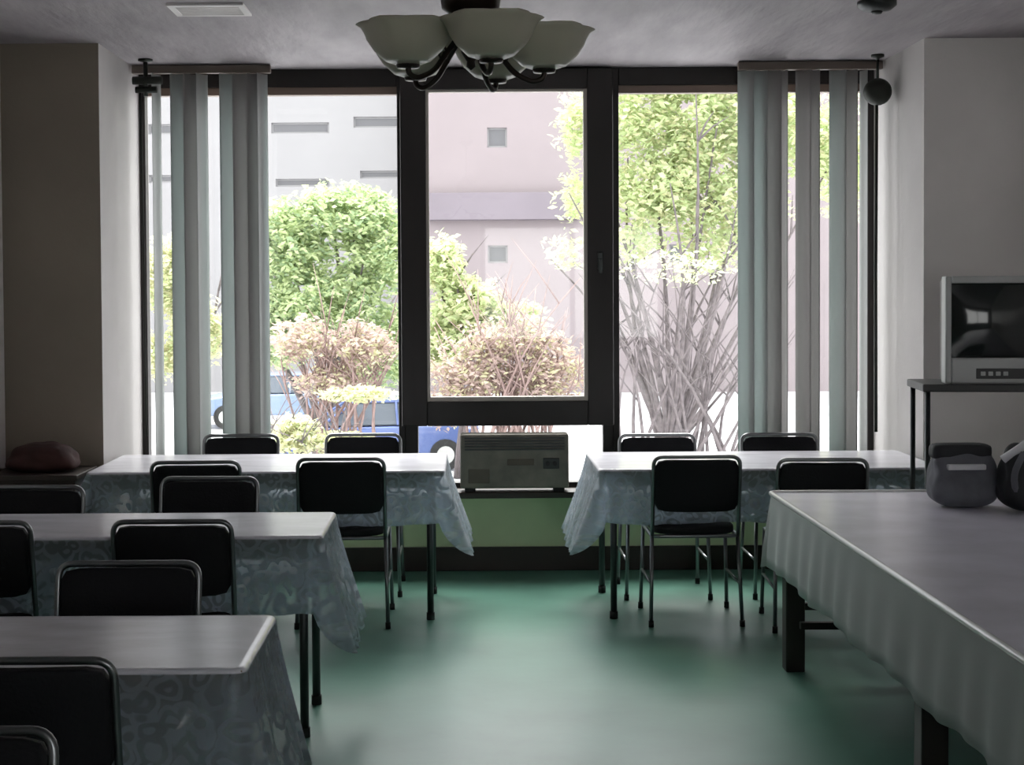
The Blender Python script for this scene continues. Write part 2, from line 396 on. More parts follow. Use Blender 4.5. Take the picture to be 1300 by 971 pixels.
# ------------------------------------------------------------------ tables with covers
def cloth_bm(w, d, zt, drops, seed, amp=0.018, fold=0.16, corner=0.10, flare=(0.0, 0.0)):
    """cover: flat top with rounded edge, wavy skirt. drops = (front -y, right +x, back +y, left -x). Local centre origin, z absolute"""
    bm = bmesh.new(); uvl = bm.loops.layers.uv.new('UVMap')
    hw, hd = w/2+0.006, d/2+0.006
    rc = 0.03
    # perimeter samples
    pts = []
    def seg(a, b, n, drop0, nrm):
        for k in range(n):
            t = k/n; pts.append((Vector(a).lerp(Vector(b), t), Vector(nrm), drop0))
    def arc(c, a0, a1, dA, dB, n=8):
        for k in range(n):
            t = k/n; a = a0+(a1-a0)*t; nn = Vector((math.cos(a), math.sin(a)))
            pts.append((Vector(c)+nn*rc, nn, (dA*(1-t)+dB*t)+corner*math.sin(PI*t)))
    f, r, b, l = drops
    nx, ny = max(12, int(w/0.022)), max(10, int(d/0.022))
    seg((-hw+rc, -hd), (hw-rc, -hd), nx, f, (0, -1)); arc((hw-rc, -hd+rc), -PI/2, 0, f, r)
    seg((hw, -hd+rc), (hw, hd-rc), ny, r, (1, 0)); arc((hw-rc, hd-rc), 0, PI/2, r, b)
    seg((hw-rc, hd), (-hw+rc, hd), nx, b, (0, 1)); arc((-hw+rc, hd-rc), PI/2, PI, b, l)
    seg((-hw, hd-rc), (-hw, -hd+rc), ny, l, (-1, 0)); arc((-hw+rc, -hd+rc), PI, 1.5*PI, l, f)
    n = len(pts); rng = random.Random(seed); ph = rng.random()*9
    s = [0.0]
    for i in range(1, n): s.append(s[-1]+(pts[i][0]-pts[i-1][0]).length)
    rings = []
    prof = [(-0.02, 0.0), (-0.006, 0.0), (-0.001, -0.003), (0.002, -0.010)]
    vs = [0.04, 0.12, 0.25, 0.4, 0.55, 0.7, 0.85, 1.0]
    for o_, dz in prof:
        rings.append(([bm.verts.new((p.x+nn.x*o_, p.y+nn.y*o_, zt+dz)) for p, nn, dr in pts], [dz]*n))
    for v in vs:
        ring = []; dd = []
        for i, (p, nn, dr) in enumerate(pts):
            q = s[i]
            wv = math.sin(q/fold*2*PI+ph+1.4*math.sin(q*3.1+ph)) + 0.5*math.sin(q/fold*2*PI*0.43+2*ph)
            k = min(1, v*1.4)
            dist = 0.002 + 0.010*v + amp*k*(0.75+0.5*wv)
            iscorner = 1.0 if (abs(nn.x) > 0.05 and abs(nn.y) > 0.05) else 0
            dist += iscorner*0.02*v
            dist += (flare[0] if nn.x > 0 else flare[1])*abs(nn.x)*v**1.3
            dz = -0.010 - v*(dr*(1+0.03*math.sin(q*9+ph)))
            ring.append(bm.verts.new((p.x+nn.x*dist, p.y+nn.y*dist, zt+dz))); dd.append(dz)
        rings.append((ring, dd))
    for j in range(len(rings)-1):
        A, B = rings[j][0], rings[j+1][0]
        for i in range(n):
            k = (i+1) % n
            fc = bm.faces.new((A[i], A[k], B[k], B[i])); fc.smooth = True
            fc.material_index = 0 if j < 3 else 1
            ss = [s[i], s[k] if k else s[i]+0.02]
            for lp, u, dz in zip(fc.loops, (ss[0], ss[1], ss[1], ss[0]), (rings[j][1][i], rings[j][1][k], rings[j+1][1][k], rings[j+1][1][i])):
                lp[uvl].uv = (u, dz)
    top = bm.faces.new(rings[0][0]); top.material_index = 0
    return bm

def dining_table(x0, x1, y0, y1, label, clabel, seed, z=0.735, leg='steel', legr=0.016, drops=(0.26, 0.40, 0.26, 0.3), sq=0.0,
                 mats=('cloth', 'skirt'), group=None, rim_white=False, stretch=False, inset=0.07, midleg=False, flare=(0.0, 0.0)):
    cx, cy = (x0+x1)/2, (y0+y1)/2; w, d = x1-x0, y1-y0
    t = thing('dining_table', (cx, cy, 0), label, 'table', group='dining tables' if not rim_white else None)
    bm = bmesh.new(); box(bm, -w/2, -d/2, z-0.028, w/2, d/2, z); build('tabletop', bm, 'tabletop', t, 0.004)
    i = inset
    bm = bmesh.new()
    a = 0.012
    for yy in (-d/2+i, d/2-i): box(bm, -w/2+i, yy-a, z-0.09, w/2-i, yy+a, z-0.028)
    for xx in (-w/2+i, w/2-i): box(bm, xx-a, -d/2+i, z-0.0895, xx+a, d/2-i, z-0.0285)
    build('apron', bm, leg, t, 0.002)
    ys = [-d/2+i, d/2-i] + ([4.40-cy] if midleg else [])
    for yy in ys:
        for xx in (-w/2+i, w/2-i):
            bm = bmesh.new()
            if sq: box(bm, xx-sq/2, yy-sq/2, 0.0, xx+sq/2, yy+sq/2, z-0.03)
            else: tube(bm, [(xx, yy, z-0.03), (xx, yy, 0.012)], legr, 12)
            lg = build('leg', bm, leg, t, 0.005 if sq else 0)
            if not sq:
                bm = bmesh.new(); tube(bm, [(xx, yy, 0.035), (xx, yy, 0.0)], legr*1.25, 12); build('foot_cap', bm, 'rubber', lg)
    if stretch:
        for zz, yy in ((0.27, d/2-i), (0.215, d/2-i-0.12)):
            bm = bmesh.new(); box(bm, -w/2+i, yy-0.015, zz-0.015, w/2-i, yy+0.015, zz+0.015); build('stretcher', bm, leg, t, 0.003)
        for xx in (-w/2+i, w/2-i):
            pass
    cb = cloth_bm(w, d, z+0.003, drops, seed, corner=0.02 if rim_white else 0.04, flare=flare, amp=0.012 if rim_white else 0.018, fold=0.21 if rim_white else 0.15)
    c = build('tablecloth', cb, list(mats), None, solid=0.0016)
    c.location = (cx, cy, 0)
    tag(c, clabel, 'tablecloth', 'lace-edged tablecloths' if not rim_white else None)
    return t, c

dining_table(-0.105-1.72, -0.105, 7.20, 7.97, 'steel-legged table in the left half of the window bay',
             'white cloth with lace skirt on the left table in the window bay', 3, drops=(0.25, 0.42, 0.22, 0.05), flare=(0.10, 0.0))
dining_table(0.65, 2.30, 7.20, 7.97, 'steel-legged table in the right half of the window bay',
             'white cloth with lace skirt on the right table in the window bay', 5, drops=(0.25, 0.05, 0.22, 0.42), flare=(0.0, 0.10))
# left hanging end of the right bay table is the long one
dining_table(-2.30, -0.515, 5.28, 5.85, 'narrow steel-legged table in the middle row by the left wall',
             'white cloth on the middle-row table by the left wall', 8, drops=(0.27, 0.42, 0.24, 0.02), flare=(0.08, 0.0))
dining_table(-2.30, -0.515, 3.41, 3.98, 'narrow steel-legged table closest to the camera at lower left',
             'pale cloth with streaky sheen on the table closest at lower left', 11, drops=(0.27, 0.40, 0.24, 0.02), flare=(0.06, 0.0))
dining_table(1.30, 2.80, 2.35, 6.33, 'long table on thick square dark legs beside the right wall',
             'mauve-grey cloth with painted-in rim highlight on the long table at right', 14, leg='wood', sq=0.08, drops=(0.28, 0.02, 0.28, 0.29),
             mats=('bigcloth', 'bigskirt'), rim_white=True, stretch=True, inset=0.075, midleg=True)
# white tube that paints in the highlight along the long cover's edge
bm = bmesh.new()
tube(bm, fillet([(-0.757, -1.997, 0.7375), (0.757, -1.997, 0.7375), (0.757, 1.997, 0.7375), (-0.757, 1.997, 0.7375)], 0.03, 5, True), 0.011, 8, closed=True)
o = build('rim_highlight', bm, 'rim_white')
big = [x for x in bpy.data.objects if x.name.startswith('tablecloth')][-1]
o.parent = big; o['label'] = 'highlight on the cloth rim, painted in as a white tube'

# ------------------------------------------------------------------ chairs
def make_chair():
    t = thing('dining_chair', (0, 0, 0), 'x', 'chair')
    # local: faces +y (sitter looks +y); backrest near y=0, seat to y=0.42
    W = 0.205; r = 0.0095
    bm = bmesh.new(); pad_shape(bm, 0.40, 0.40, 0.05)
    bmesh.ops.translate(bm, vec=(0, 0.235, 0.452), verts=bm.verts); build('seat', bm, 'pad', t)
    bm = bmesh.new(); pad_shape(bm, 0.394, 0.036, 0.25, 9)
    for v in bm.verts:   # slight wrap of the back
        v.co.y += -0.03*(1-(v.co.x/0.2)**2)*0.6
    bmesh.ops.rotate(bm, cent=(0, 0, 0), matrix=Matrix.Rotation(R(8), 3, 'X'), verts=bm.verts)
    bmesh.ops.translate(bm, vec=(0, -0.004, 0.676), verts=bm.verts); build('backrest', bm, 'pad', t)
    bm = bmesh.new()
    tube(bm, fillet([(-W, 0.045, 0.43), (-W, 0.02, 0.55), (-W, -0.022, 0.812), (W, -0.022, 0.812), (W, 0.02, 0.55), (W, 0.045, 0.43)], 0.045, 6), r, 10)
    build('back_frame', bm, 'chrome', t)
    bm = bmesh.new()
    tube(bm, fillet([(-W, 0.045, 0.425), (-W, 0.42, 0.425), (W, 0.42, 0.425), (W, 0.045, 0.425)], 0.04, 5, True), r, 10, closed=True)
    build('seat_frame', bm, 'chrome', t)
    for sx in (-1, 1):
        for (yt, yb) in ((0.055, -0.005), (0.40, 0.425)):
            bm = bmesh.new(); tube(bm, [(sx*W, yt, 0.43), (sx*(W+0.012), yb, 0.012)], r, 10); lg = build('leg', bm, 'chrome', t)
            bm = bmesh.new(); tube(bm, [(sx*(W+0.0115), yb, 0.03), (sx*(W+0.012), yb, 0.0)], r*1.35, 10); build('foot_cap', bm, 'rubber', lg)
        bm = bmesh.new(); tube(bm, [(sx*(W+0.007), 0.022, 0.2), (sx*(W+0.007), 0.41, 0.2)], 0.007, 8); build('side_rail', bm, 'chrome', t)
    return t
chair0 = make_chair(); used = []
def place_chair(cx, yback, face, label, group, rz=0):
    """cx centre, yback y of the backrest, face +1 sitter looks at the window, -1 towards the camera"""
    c = chair0 if not used else copy_tree(chair0); used.append(c)
    c.location = (cx, yback, 0); c.rotation_euler = (0, 0, (0 if face > 0 else PI)+rz)
    tag(c, label, 'chair', group); return c
GB, GR = 'black padded dining chairs', None
# window-side chairs, backs to the glass
place_chair(-1.24, 8.24, -1, 'black padded chair against the window, under the left blind slats', GB)
place_chair(-0.565, 8.24, -1, 'black padded chair against the window, just left of the central sash', GB)
place_chair(1.045, 8.12, -1, 'black padded chair against the window, just right of the central sash', GB)
place_chair(1.71, 8.12, -1, 'black padded chair against the window, under the right blind slats', GB)
# room side of the bay tables
place_chair(-0.59, 7.08, 1, 'black padded chair tucked into the left bay table near its hanging cloth end', GB)
place_chair(-1.26, 6.98, 1, 'black padded chair at the left bay table, partly behind another chair', GB, R(2))
place_chair(1.095, 7.08, 1, 'black padded chair tucked into the right bay table, legs in plain view', GB)
place_chair(1.655, 6.93, 1, 'black padded chair at the right bay table behind the long table', GB, R(-3))
# far side of the middle table
place_chair(-1.09, 6.33, -1, 'black padded chair on the window side of the middle-row table', GB, R(-2))
place_chair(-1.765, 6.07, -1, 'black padded chair by the dark wall, behind the middle-row table', GB)
# near side of the middle table
place_chair(-1.015, 5.17, 1, 'black padded chair with bright chrome rim, pushed into the middle-row table', GB)
place_chair(-1.71, 5.17, 1, 'black padded chair at the left picture edge, pushed into the middle-row table', GB)
# far side of the closest table
place_chair(-0.985, 4.33, -1, 'black padded chair with square chrome frame facing across the closest table', GB)
# near side
place_chair(-0.965, 3.22, 1, 'large black padded chair in the lower left corner, pushed into the closest table', GB)
place_chair(-0.95, 2.66, -1, 'black padded chair cut off by the lower left corner, only its top rim showing', GB)

# ------------------------------------------------------------------ television on a trolley
TVX, TVY, TVZ, TVR = 2.375, 6.87, 1.172, R(-7)
t = thing('television_trolley', (TVX, TVY, 0), 'tall dark tube-frame trolley under the television by the right wall', 'trolley', TVR)
bm = bmesh.new(); box(bm, -0.30, -0.21, 1.137, 0.30, 0.21, 1.172); build('top_shelf', bm, 'tvdark', t, 0.006)
bm = bmesh.new(); box(bm, -0.28, -0.19, 0.42, 0.28, 0.19, 0.445); build('lower_shelf', bm, 'tvdark', t, 0.005)
for sx in (-1, 1):
    for sy in (-1, 1):
        bm = bmesh.new(); tube(bm, [(sx*0.275, sy*0.19, 1.14), (sx*0.275, sy*0.19, 0.05)], 0.012, 10); lg = build('leg', bm, 'steel', t)
        bm = bmesh.new(); tube(bm, [(sx*0.275-0.012, sy*0.19, 0.028), (sx*0.275+0.012, sy*0.19, 0.028)], 0.028, 14); build('caster', bm, 'rubber', lg)
t = thing('television', (TVX, TVY, TVZ), 'boxy old tube television with grey case and dark screen on the trolley', 'television', TVR)
t.location.x += 0.03; t.scale = (0.93, 0.93, 0.93)
def frustum(bm, a, b):
    (ax, az0, az1, ay), (bx, bz0, bz1, by) = a, b
    A = [bm.verts.new((sx*ax, ay, z)) for sx, z in ((-1, az0), (1, az0), (1, az1), (-1, az1))]
    B = [bm.verts.new((sx*bx, by, z)) for sx, z in ((-1, bz0), (1, bz0), (1, bz1), (-1, bz1))]
    for k in range(4): bm.faces.new((A[k], A[(k+1) % 4], B[(k+1) % 4], B[k]))
    bm.faces.new(A); bm.faces.new(B)
bm = bmesh.new()
hw, hh = 0.245, 0.52
# front housing ring with opening
def ringbox(bm, x0, x1, z0, z1, ix0, ix1, iz0, iz1, y0, y1):
    box(bm, x0, y0, z0, ix0, y1, z1); box(bm, ix1, y0, z0, x1, y1, z1)
    box(bm, ix0, y0, z0, ix1, y1, iz0); box(bm, ix0, y0, iz1, ix1, y1, z1)
ringbox(bm, -hw, hw, 0.0, hh, -0.215, 0.185, 0.125, 0.485, -0.20, -0.10)
build('front_housing', bm, 'tvcase', t, 0.008)
bm = bmesh.new(); frustum(bm, (hw-0.006, 0.006, hh-0.006, -0.10), (hw-0.02, 0.01, hh-0.02, 0.04)); frustum(bm, (hw-0.03, 0.012, hh-0.05, 0.04), (0.14, 0.05, 0.32, 0.22))
build('rear_shell', bm, 'tvdark', t, 0.008)
bm = bmesh.new(); n = 14; g = []
for j in range(n+1):
    g.append([])
    for i in range(n+1):
        u, v = 2*i/n-1, 2*j/n-1
        g[j].append(bm.verts.new((-0.015+u*0.2, -0.165-0.02*(1-u*u)*(1-v*v)-0.006*(2-u*u-v*v), 0.305+v*0.18)))
for j in range(n):
    for i in range(n):
        f = bm.faces.new((g[j][i], g[j][i+1], g[j+1][i+1], g[j+1][i])); f.smooth = True
build('screen', bm, 'screen', t)
bm = bmesh.new(); box(bm, -0.10, -0.206, 0.025, 0.17, -0.199, 0.075); build('control_strip', bm, 'tvdark', t, 0.002)
for k in range(4):
    bm = bmesh.new(); box(bm, -0.08+k*0.035, -0.211, 0.04, -0.058+k*0.035, -0.204, 0.06); build('button', bm, 'tvcase', t, 0.002)
bm = bmesh.new()
for k in range(12): box(bm, 0.197, -0.204, 0.14+k*0.026, 0.235, -0.199, 0.15+k*0.026)
build('speaker_grille', bm, 'tvdark', t)

# ------------------------------------------------------------------ bags on the long table
def bag_body(w, d, h, seed, sag=0.12):
    bm = bmesh.new()
    bmesh.ops.create_cube(bm, size=2)
    bmesh.ops.subdivide_edges(bm, edges=bm.edges[:], cuts=9, use_grid_fill=True)
    for v in bm.verts:
        c = v.co.copy(); L = (abs(c.x)**4+abs(c.y)**4+abs(c.z)**6)**0.25
        if L > 0: c = Vector((c.x/max(L, 1e-6), c.y/max(L, 1e-6), c.z/max(L, 1e-6)))
        zz = (c.z+1)/2
        nse = noise.noise(Vector((c.x*1.7+seed, c.y*1.9, c.z*2.1)))*0.13 + noise.noise(Vector((c.x*4+seed, c.y*4, c.z*4)))*0.05
        tap = 1-sag*zz**2
        v.co = Vector((c.x*w/2*tap*(1+nse*(0.3+zz)), c.y*d/2*(1-0.35*zz**2)*(1+nse), zz*h*(1+nse*0.5*zz)+0.0))
        if v.co.z < 0.004: v.co.z = 0.0
    for f in bm.faces: f.smooth = True
    return bm
TZ = 0.742
t = thing('shoulder_bag', (1.965, 5.90, TZ), 'slumped grey canvas bag with a pale zip on the long table', 'bag')
build('bag_body', bag_body(0.26, 0.17, 0.22, 2.3, 0.1), 'bag_grey', t, sub=1)
bm = bmesh.new(); box(bm, -0.085, -0.088, 0.150, 0.065, -0.062, 0.172); build('zip', bm, 'strap', t, 0.005)
bm = bmesh.new(); pad_shape(bm, 0.235, 0.10, 0.065); bmesh.ops.translate(bm, vec=(-0.01, 0.0, 0.215), verts=bm.verts); build('flap', bm, 'bag_black', t)
t = thing('backpack', (2.225, 5.76, TZ), 'bulging black bag with a pale strap beside the grey one', 'bag')
build('bag_body', bag_body(0.33, 0.22, 0.26, 7.7, 0.2), 'bag_black', t, sub=1)
bm = bmesh.new(); pad_shape(bm, 0.17, 0.06, 0.13); bmesh.ops.translate(bm, vec=(0.03, -0.105, 0.08), verts=bm.verts); build('front_pocket', bm, 'bag_black', t)
bm = bmesh.new()
pts = fillet([(-0.16, -0.03, 0.20), (-0.11, -0.06, 0.245), (-0.05, -0.05, 0.285), (0.02, -0.02, 0.27)], 0.04, 4)
tube(bm, pts, 0.016, 8)
for v in bm.verts: v.co.y = -0.05+(v.co.y+0.05)*1.3
build('strap', bm, 'strap', t)
bm = bmesh.new(); tube(bm, fillet([(-0.12, -0.07, 0.06), (-0.15, -0.10, 0.15), (-0.10, -0.08, 0.23)], 0.05, 4), 0.013, 8); build('side_strap', bm, 'bag_grey', t)

# ------------------------------------------------------------------ cabinet and red bundle at the dark wall
t = thing('low_cabinet', (-2.09, 7.40, 0), 'low dark wooden cabinet in the left corner beside the bay', 'cabinet')
bm = bmesh.new(); box(bm, -0.22, -0.18, 0.05, 0.20, 0.20, 0.70); build('body', bm, 'cab', t, 0.004)
bm = bmesh.new(); box(bm, -0.235, -0.20, 0.70, 0.215, 0.205, 0.725); build('top', bm, 'cab', t, 0.004)
bm = bmesh.new(); box(bm, -0.20, -0.16, 0, 0.18, 0.18, 0.05); build('plinth', bm, 'base', t)
for a, b in ((-0.21, -0.012), (-0.008, 0.19)):
    bm = bmesh.new(); box(bm, a, -0.198, 0.07, b, -0.18, 0.68); d = build('door', bm, 'cab', t, 0.003)
    bm = bmesh.new(); kx = b-0.025 if a < -0.1 else a+0.025
    tube(bm, [(kx, -0.197, 0.42), (kx, -0.215, 0.42)], 0.01, 10); build('knob', bm, 'steel', d)
o = build('cloth_bundle', bag_body(0.36, 0.24, 0.14, 4.1, 0.45), 'red', None, sub=1); o.location = (-2.09, 7.40, 0.725)
tag(o, 'dark red crumpled cloth bundle on the low cabinet in the left corner', 'cloth')

# ------------------------------------------------------------------ chandelier
t = thing('chandelier', (0.023, 4.42, H), 'five-armed dark chandelier with frosted bowl shades on the ceiling', 'chandelier')
Z = lambda z: z-H
bm = bmesh.new(); lathe(bm, [(0.001, 0), (0.065, 0), (0.06, -0.02), (0.03, -0.045), (0.012, -0.05), (0.001, -0.05)], 24); build('ceiling_rose', bm, 'bronze', t)
bm = bmesh.new(); tube(bm, [(0, 0, -0.04), (0, 0, Z(2.52))], 0.009, 10); build('stem', bm, 'bronze', t)
bm = bmesh.new(); lathe(bm, [(0.001, Z(2.56)), (0.03, Z(2.555)), (0.075, Z(2.52)), (0.09, Z(2.47)), (0.085, Z(2.43)), (0.05, Z(2.405)), (0.03, Z(2.38)), (0.038, Z(2.34)), (0.028, Z(2.30)), (0.012, Z(2.275)), (0.014, Z(2.26)), (0.001, Z(2.25))], 24)
build('hub', bm, 'bronze', t)
for k in range(5):
    a = R(285+72*k); ca, sa = math.cos(a), math.sin(a); rr = 0.215
    path = [(0.03, 2.36), (0.08, 2.30), (0.13, 2.235), (0.185, 2.212), (rr, 2.225), (rr, 2.255)]
    P3 = fillet([(r_*ca, r_*sa, Z(z)) for r_, z in path], 0.04, 5)
    bm = bmesh.new(); tube(bm, P3, 0.0085, 8)
    curl = [(0.10+0.028*math.cos(q)*(1-q/9), 2.29+0.028*math.sin(q)*(1-q/9)) for q in [PI*j/6 for j in range(14)]]
    tube(bm, [(r_*ca, r_*sa, Z(z)) for r_, z in curl], 0.004, 6)
    arm = build('arm', bm, 'bronze', t)
    bm = bmesh.new(); lathe(bm, [(0.001, Z(2.238)), (0.032, Z(2.24)), (0.036, Z(2.255)), (0.018, Z(2.262)), (0.014, Z(2.30)), (0.001, Z(2.30))], 16, (rr*ca, rr*sa, 0)); build('lamp_holder', bm, 'bronze', arm)
    bm = bmesh.new()
    prof = [(0.03, 2.25), (0.065, 2.262), (0.095, 2.29), (0.112, 2.318), (0.119, 2.340), (0.126, 2.356), (0.138, 2.366)]
    lathe(bm, [(r_, Z(z)) for r_, z in prof], 36, (rr*ca, rr*sa, 0), wob=lambda a_, v: 0.07*v*v*math.cos(a_*6)+0.012*v*math.cos(a_*18))
    build('glass_shade', bm, 'shade', arm, solid=0.004)
    bm = bmesh.new()
    lathe(bm, [(0.001, Z(2.30)), (0.014, Z(2.30)), (0.024, Z(2.33)), (0.022, Z(2.355)), (0.001, Z(2.372))], 14, (rr*ca, rr*sa, 0)); build('bulb', bm, 'rim_white', arm)

# ceiling fittings
t = thing('smoke_detector', (1.83, 6.65, H), 'small dark round fitting on the ceiling near the top right', 'ceiling fitting')
bm = bmesh.new(); lathe(bm, [(0.001, 0), (0.085, 0), (0.085, -0.02), (0.06, -0.04), (0.001, -0.045)], 28); build('housing', bm, 'steel', t)
bm = bmesh.new(); lathe(bm, [(0.001, -0.045), (0.025, -0.045), (0.02, -0.055), (0.001, -0.056)], 16); build('sensor', bm, 'tvdark', t)
t = thing('ceiling_vent', (-1.13, 6.72, H), 'greyish slatted ceiling vent above the left row of tables', 'vent')
bm = bmesh.new(); ringbox2 = [(-0.17, -0.13, -0.012, 0.17, -0.10, 0), (-0.17, 0.10, -0.012, 0.17, 0.13, 0), (-0.17, -0.10, -0.012, -0.14, 0.10, 0), (0.14, -0.10, -0.012, 0.17, 0.10, 0)]
for d in ringbox2: box(bm, *d)
build('frame', bm, 'wall_grey', t, 0.002)
bm = bmesh.new()
for k in range(7): box(bm, -0.14, -0.092+k*0.028, -0.01, 0.14, -0.078+k*0.028, -0.002)
build('slats', bm, 'wall_grey', t)

# ------------------------------------------------------------------ outside
GZ = -2.0
bm = bmesh.new(); box(bm, -60, YW+0.6, GZ-0.2, 70, 110, GZ); structure(build('ground', bm, 'ground'), 'pale paving outside')
def XO(px, s): return (px-590)/s
def ZO(py, s): return 1.6+(370-py)/s
SB = 36.0; YBD = 1900/SB
def building(name, x0, x1, y, top, wallm, label, wins, band=None, depth=12):
    t = thing(name, ((x0+x1)/2, y, GZ), label, 'building')
    cx = (x0+x1)/2
    bm = bmesh.new()
    # facade as a grid with real openings for the windows
    xs = sorted({x0, x1, *[w[0] for w in wins], *[w[1] for w in wins]})
    zs = sorted({GZ, top, *[w[2] for w in wins], *[w[3] for w in wins]})
    for i in range(len(xs)-1):
        for j in range(len(zs)-1):
            mx, mz = (xs[i]+xs[i+1])/2, (zs[j]+zs[j+1])/2
            if any(w[0] < mx < w[1] and w[2] < mz < w[3] for w in wins): continue
            box(bm, xs[i]-cx, 0, zs[j]-GZ, xs[i+1]-cx, 0.3, zs[j+1]-GZ)
    box(bm, x0-cx, 0.35, 0, x1-cx, depth, top-GZ)
    build('wall', bm, wallm, t)
    bm = bmesh.new(); box(bm, x0-cx-0.2, -0.2, top-GZ, x1-cx+0.2, depth+0.2, top-GZ+0.3); build('roof', bm, 'greyband', t)
    for (a, b, c, d) in wins:
        bm = bmesh.new()
        f = 0.06
        for q in ((a-cx, 0.12, c-GZ, a-cx+f, 0.2, d-GZ), (b-cx-f, 0.12, c-GZ, b-cx, 0.2, d-GZ), (a-cx+f, 0.12, c-GZ, b-cx-f, 0.2, c-GZ+f), (a-cx+f, 0.12, d-GZ-f, b-cx-f, 0.2, d-GZ)): box(bm, *q)
        wf = build('window', bm, 'white_wall', t)
        bm = bmesh.new(); box(bm, a-cx+f, 0.15, c-GZ+f, b-cx-f, 0.17, d-GZ-f); build('pane', bm, 'outglass', wf)
    if band:
        for (a, b, c, d, dep) in band:
            bm = bmesh.new(); box(bm, a-cx, -dep, c-GZ, b-cx, 0.0, d-GZ); build('canopy_band', bm, 'greyband', t, 0.02)
    return t
def wr(px0, px1, py0, py1, s=SB): return (XO(px0, s), XO(px1, s), ZO(py1, s), ZO(py0, s))
sq = [wr(620, 645, 163, 188), wr(620, 645, 312, 334), wr(850, 875, 163, 188), wr(850, 875, 312, 334), wr(1010, 1035, 163, 188), wr(1010, 1035, 312, 334)]
building('office_building', XO(545, SB), XO(1250, SB), YBD, 15.0, 'pink_wall', 'pinkish building with small square windows and a grey band, seen through the middle sash', sq,
         band=[(XO(540, SB), XO(735, SB), ZO(280, SB), ZO(246, SB), 0.5)])
st = [wr(180, 250, 150, 163), wr(340, 415, 149, 163), wr(447, 506, 142, 156), wr(180, 250, 216, 226), wr(455, 506, 212, 222), wr(345, 415, 222, 232)]
building('apartment_building', XO(60, SB), XO(524, SB), YBD+1.5, 15.0, 'white_wall', 'whitish building with long strip windows, seen through the left pane', st)

def stems(bm, base, tips, r0, rng, wig=0.25, n=7, jit=0.12):
    for tip in tips:
        b = Vector(base)+Vector((rng.uniform(-jit, jit), rng.uniform(-.12, .12), 0)); e = Vector(tip); pts = []
        w1 = Vector((rng.uniform(-wig, wig), rng.uniform(-wig, wig), 0))
        for k in range(n+1):
            u = k/n
            pts.append(b.lerp(e, u) + w1*math.sin(PI*u) + Vector((0, 0, 0.25*math.sin(PI*u))))
        tube(bm, pts, [r0*(1-0.82*k/n) for k in range(n+1)], 6)
        for q in range(3):   # side twigs
            k = rng.randrange(3, n); p = pts[k]
            d = Vector((rng.uniform(-1, 1), rng.uniform(-1, 1), rng.uniform(0.5, 1.4)))*rng.uniform(.5, 1.0)
            tube(bm, [p, p+d*0.5+Vector((0, 0, .05)), p+d], [r0*.4, r0*.28, r0*.1], 5)
def leaves(blobs, n, size, rng):
    bm = bmesh.new(); tot = sum(b[3]*b[4]*b[5] for b in blobs)
    for (x, y, z, rx, ry, rz) in blobs:
        for _ in range(int(n*rx*ry*rz/tot)):
            while True:
                v = Vector((rng.uniform(-1, 1), rng.uniform(-1, 1), rng.uniform(-1, 1)))
                if 0.15 < v.length < 1: break
            v = v*(0.55+0.45*rng.random())
            cl = noise.noise(Vector((v.x*3+x, v.y*3+y, v.z*3+z)))
            if cl < -0.12: continue
            p = Vector((x+v.x*rx, y+v.y*ry, z+v.z*rz))
            s = size*rng.uniform(0.6, 1.4)
            q = Matrix.Rotation(rng.uniform(0, 2*PI), 3, 'Z') @ Matrix.Rotation(rng.uniform(-1.2, 1.2), 3, 'X') @ Matrix.Rotation(rng.uniform(-1, 1), 3, 'Y')
            vs = [bm.verts.new(p + q @ Vector(c)) for c in ((-s, 0, 0), (0, -s*.45, s*.12), (s, 0, 0), (0, s*.45, s*.12))]
            f = bm.faces.new(vs); f.material_index = 1 if rng.random() < 0.3 else 0
    return bm
def tree(name, label, cat, base, tips, r0, blobs, n, size, mats, bark, seed, wig=.3, jit=.12):
    rng = random.Random(seed); t = thing(name, base, label, cat)
    bm = bmesh.new(); stems(bm, (0, 0, 0), [(a-base[0], b-base[1], c-base[2]) for a, b, c in tips], r0, rng, wig, jit=jit); build('trunk', bm, bark, t)
    me = leaves([(x-base[0], y-base[1], z-base[2], a, b, c) for x, y, z, a, b, c in blobs], n, size, rng)
    o = build('foliage', me, mats, t); return t
def blob(px, py, s, rpx, rpy, rd=None): return (XO(px, s), 1900/s, ZO(py, s), rpx/s, rd or rpx/s, rpy/s)
rng = random.Random(3)
# right multi-stem tree
s = 62; Y0 = 1900/s
base = (XO(850, s), Y0, GZ)
tips = [(XO(px, s), Y0+rng.uniform(-1.5, 1.5), ZO(py, s)) for px, py in ((720, 250), (745, 180), (770, 300), (800, 200), (820, 150), (840, 240), (870, 130), (885, 220), (905, 160), (930, 250), (955, 200), (990, 150), (1010, 260), (1060, 200), (790, 330), (860, 330), (925, 330), (965, 320), (700, 330), (760, 360), (945, 380), (990, 360))]
blobs = [blob(790, 150, s, 80, 65), blob(880, 150, s, 95, 75), blob(985, 160, s, 85, 80), blob(1075, 200, s, 75, 95), blob(850, 250, s, 95, 60), blob(738, 160, s, 42, 60, 1.0), blob(940, 265, s, 80, 60),
         blob(735, 255, s, 40, 45, .8), blob(800, 310, s, 55, 40, .9), blob(900, 320, s, 60, 35, .9), blob(880, 90, s, 130, 50), blob(720, 320, s, 35, 30, .7), blob(900, 200, s, 100, 60, 1.2), blob(830, 240, s, 70, 60, 1.2)]
tree('tree', 'tall loose tree of many leaning grey stems, seen through the right pane', 'tree', base, tips, 0.065, blobs, 38000, 0.085, ['leaf_green', 'leaf_yellow'], 'bark', 5)
